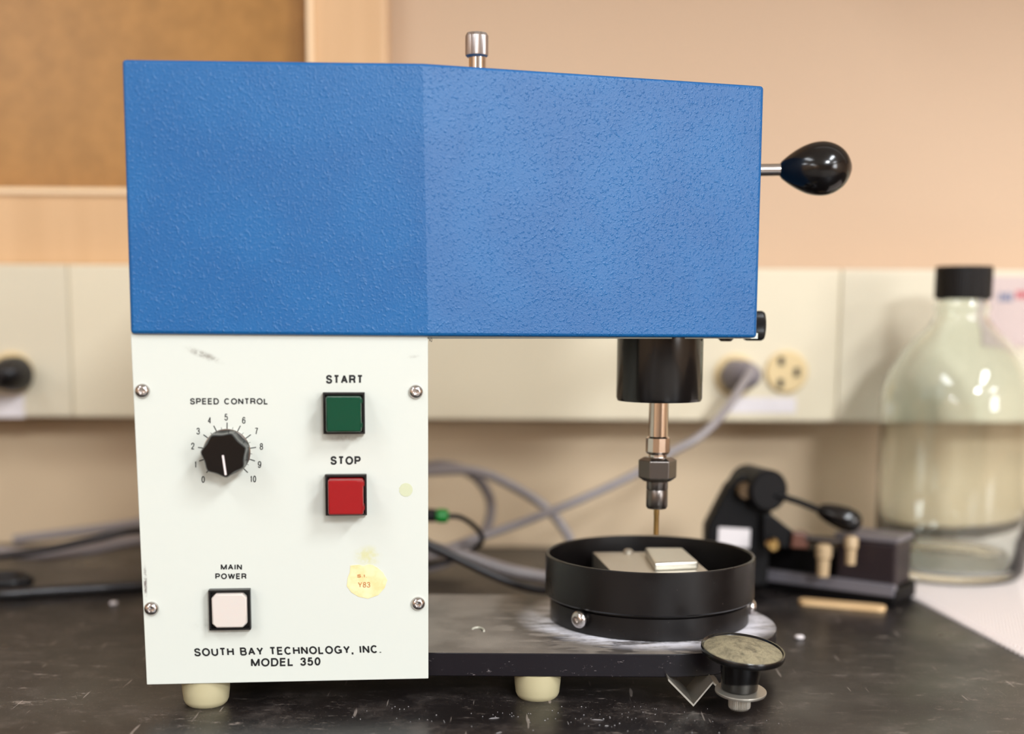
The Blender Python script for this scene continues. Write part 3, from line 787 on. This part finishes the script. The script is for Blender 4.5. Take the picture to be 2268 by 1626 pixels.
# wooden stick and a white crumb on the bench
a = onZ(1786, 1338, 0); b2 = onZ(1944, 1352, 0); a.z = b2.z = 0; dd = (b2-a).normalized(); sd = Vector((-dd.y, dd.x, 0))
ring = []
for i in range(24):
    an = 2*PI*i/24; c_ = b2 if math.cos(an) > 0 else a
    ring.append(c_ + dd*math.cos(an)*.0055 + sd*math.sin(an)*.0065)
ring2 = [p+Vector((0, 0, .0032)) for p in ring]
tag(obj('wooden_stick', loft(B(), [ring, ring2]), m_wood, bevel=.0005), 'short flat pale wooden stick lying in front of the lever fixture', 'stick')
def crumb(px, py, r, lab, m):
    p = onZ(px, py, 0); bm = B(); bmesh.ops.create_icosphere(bm, subdivisions=2, radius=r)
    for v in bm.verts: v.co = Vector((v.co.x*1.2, v.co.y*.9, v.co.z*.55)) + Vector((p.x, p.y, r*.5)); v.co += Vector((random.uniform(-1, 1), random.uniform(-1, 1), 0))*r*.08
    tag(obj('white_crumb', bm, m, smooth=60), lab, 'crumb')
crumb(1770, 1416, .0028, 'tiny white crumb on the bench right of the round tray', m_paper)
crumb(252, 1340, .0026, 'tiny pale crumb on the bench left of the cabinet', m_paper)
# fine swarf scattered on the bench in front of the machine
bm = B()
rnd = random.Random(7)
for i in range(85):
    cx_, cy_ = rnd.choice(((1120, 1590), (1360, 1580), (900, 1590), (1500, 1600), (1250, 1600)))
    x = rnd.gauss(cx_, 70); y = min(1624, max(1566, rnd.gauss(cy_, 16))); p = onZ(x, y, 0)
    L_ = rnd.uniform(.00015, .0004) if rnd.random() < .92 else rnd.uniform(.001, .003)
    an = rnd.uniform(0, PI); d_ = Vector((math.cos(an), math.sin(an), 0)); sd_ = Vector((-d_.y, d_.x, 0))*.00014
    q0 = [p-d_*L_-sd_, p+d_*L_-sd_, p+d_*L_+sd_, p-d_*L_+sd_]
    loft(bm, [[v+Vector((0, 0, .0001)) for v in q0], [v*.5+p*.5+Vector((0, 0, .0004)) for v in q0]])
o = obj('swarf', bm, mat('white_swarf', (150, 146, 146), .5), kind='stuff')
tag(o, 'fine white swarf and specks scattered on the bench before the machine', 'swarf')
# curled shaving on the base plate
pts = [onZ(1058+14*math.cos(a_/6), 1398-8*math.sin(a_/6), zp+.0006) for a_ in range(0, 16)]
tag(obj('curled_shaving', tube(B(), pts, .0006, 6, 2), mat('pale_shaving', (200, 196, 180), .5), smooth=60), 'small pale curled shaving on the dusty base plate', 'shaving')

# ------------------------------------------------------------------ cords and plugs
def cord(name, pts, r, m, label, cat='cable', group=None):
    P = [onY(x, y, Y) for x, y, Y in pts]
    for p in P: p.z = max(p.z, r*1.02)
    return tag(obj(name, tube(B(), P, r, 12), m, smooth=60), label, cat, group)
pw = thing('power_cord', 'long grey power cord running from its wall plug down behind the spindle', 'power cord', onY(1000, 1240, .98))
P = [onY(*q) for q in ((1665, 818, 1.045), (1652, 840, 1.035), (1602, 915, 1.0), (1548, 968, .985), (1480, 1005, .98), (1410, 1048, .975), (1300, 1100, .97), (1180, 1148, .965), (1085, 1182, .96), (1000, 1212, .955), (930, 1240, .94), (860, 1255, .92))] + [Vector((-.105, .86, .028)), Vector((-.11, .8015, .035))]
obj('cord', tube(B(), P, .0033, 12), m_cord, pw, smooth=60)
q = onY(1630, 832, RY-.005)
obj('plug', lathe(B(), [(.004, .030), (.009, .026), (.0125, .014), (.0135, 0)], frame(q, (.35, -1, .05)), 24), mat('grey_plug', (128, 120, 124), .45), pw, smooth=40)
pb_ = thing('black_plug', 'black plug in the raceway outlet at the left edge', 'plug', onY(20, 826, RY))
q = onY(38, 828, RY-.005)
obj('plug_body', lathe(B(), [(.005, .034), (.011, .026), (.0145, .010), (.0145, 0)], frame(q, (-.15, -1, .0)), 24), m_cordb, pb_, smooth=40)
obj('cord', tube(B(), [onY(40, 828, RY-.030), onY(10, 826, RY-.034), onY(-60, 832, RY-.02), onY(-160, 900, RY-.02)], .0062, 12), m_cordb, pb_, smooth=60)

def W(*p): return Vector(p)
def cord3(name, P, r, m, label):
    for p in P: p.z = max(p.z, r*1.02)
    return tag(obj(name, tube(B(), P, r, 12), m, smooth=60), label, 'cable')
def Q(*l): return [onY(*q) for q in l]
cord3('grey_cable', [W(-.42, 1.09, .01), W(-.30, 1.07, .03), W(-.17, 1.04, .065)] + Q((955, 1044, 1.03), (1060, 1046, 1.03), (1150, 1085, 1.03), (1215, 1130, 1.03), (1255, 1180, 1.03), (1285, 1225, 1.03)) + [W(.10, 1.035, .005), W(.16, 1.05, .005), W(.22, 1.07, .005)], .0038, m_cord,
      'grey cable looping in a high arch from the cabinet towards the tray')
cord3('grey_cable', [W(-.17, .815, .12), W(-.165, .86, .122), W(-.12, 1.0, .105)] + Q((900, 1035, 1.06), (980, 1030, 1.055), (1048, 1052, 1.05), (1085, 1105, 1.05), (1080, 1165, 1.03), (1040, 1210, 1.01), (985, 1245, 1.0), (920, 1262, .99)) + [W(-.12, 1.0, .004), W(-.16, 1.05, .004)], .0040, mat('dark_grey_vinyl_cord', (126, 118, 118), .4),
      'darker grey cable curling down right beside the cabinet')
cord3('grey_cable', Q((-260, 1262, .99), (-60, 1222, 1.0), (30, 1226, .99), (110, 1228, .98), (200, 1218, .97), (330, 1196, .96)) + [W(-.18, .93, .035), W(-.12, .90, .032)] + Q((900, 1200, .90), (960, 1214, .90), (1030, 1232, .90), (1110, 1258, .90), (1180, 1274, .90), (1250, 1284, .90), (1330, 1280, .90)) + [W(.105, .935, .0049), W(.11, 1.0, .0049), W(.115, 1.1, .0049)], .0046, m_cord,
      'long thick grey cable lying low on the bench behind the machine')
cord3('dark_cable', Q((-300, 1290, .95), (-80, 1240, .95), (0, 1232, .95), (110, 1216, .945), (210, 1194, .94), (320, 1174, .935)) + [W(-.19, .875, .05), W(-.13, .865, .045)] + Q((900, 1190, .87), (960, 1212, .87), (1040, 1250, .87), (1110, 1282, .87), (1180, 1304, .87), (1260, 1312, .87)) + [W(.09, .875, .0031), W(.13, .91, .0031), W(.14, 1.1, .0031)], .0030, mat('dark_grey_rubber', (50, 46, 47), .4),
      'thin dark cable passing behind the cabinet from the left edge to the tray')
gc = thing('green_connector', 'black cable plug with bright green collar beside the cabinet', 'connector', onY(975, 1142, .9))
q = onY(966, 1142, .9); kk = scale_at(q)
dr = (1, 0, -.04)
obj('collar', lathe(B(), [(13*kk, 0), (16*kk, .001), (16*kk, .0065), (12*kk, .0085)], frame(q, dr), 24), m_conn, gc, smooth=40, label='bright green collar')
obj('plug_body', lathe(B(), [(12*kk, -.03), (15*kk, -.028), (15*kk, -.001), (12*kk, 0)], frame(q, dr), 24), m_cordb, gc, smooth=40)
obj('cord', tube(B(), [Vector((-.085, .8015, .075)), Vector((-.083, .83, .075)), Vector((-.078, .885, .068)), q+Vector((-.028, 0, .001))], .0025, 10), m_cordb, gc, smooth=60)
obj('cord', tube(B(), [onY(*a_) for a_ in ((990, 1143, .9), (1020, 1146, .905), (1050, 1165, .915), (1068, 1192, .925), (1052, 1215, .94), (1000, 1240, .945), (900, 1262, .95), (840, 1275, .99), (840, 1262, 1.06))], .0019, 10), m_cordb, gc, smooth=60)
# left side
cord('thick_black_cable', [(-420, 1385, .88), (-100, 1360, .90), (0, 1349, .903), (110, 1340, .915), (220, 1330, .925), (330, 1318, .935), (480, 1305, .93), (560, 1280, .89), (600, 1240, .84), (610, 1230, .795)], .0040, mat('thick_cord', (40, 38, 40), .3), 'thick black cable lying straight on the bench left of the cabinet')
cord('black_cable', [(-420, 1300, .96), (-70, 1280, .96), (0, 1276, .96), (45, 1276, .958), (64, 1290, .95), (50, 1315, .945), (0, 1322, .94), (-200, 1330, .935), (-450, 1340, .93)], .0040, m_cordb, 'short black cable bending down sharply at the left edge')
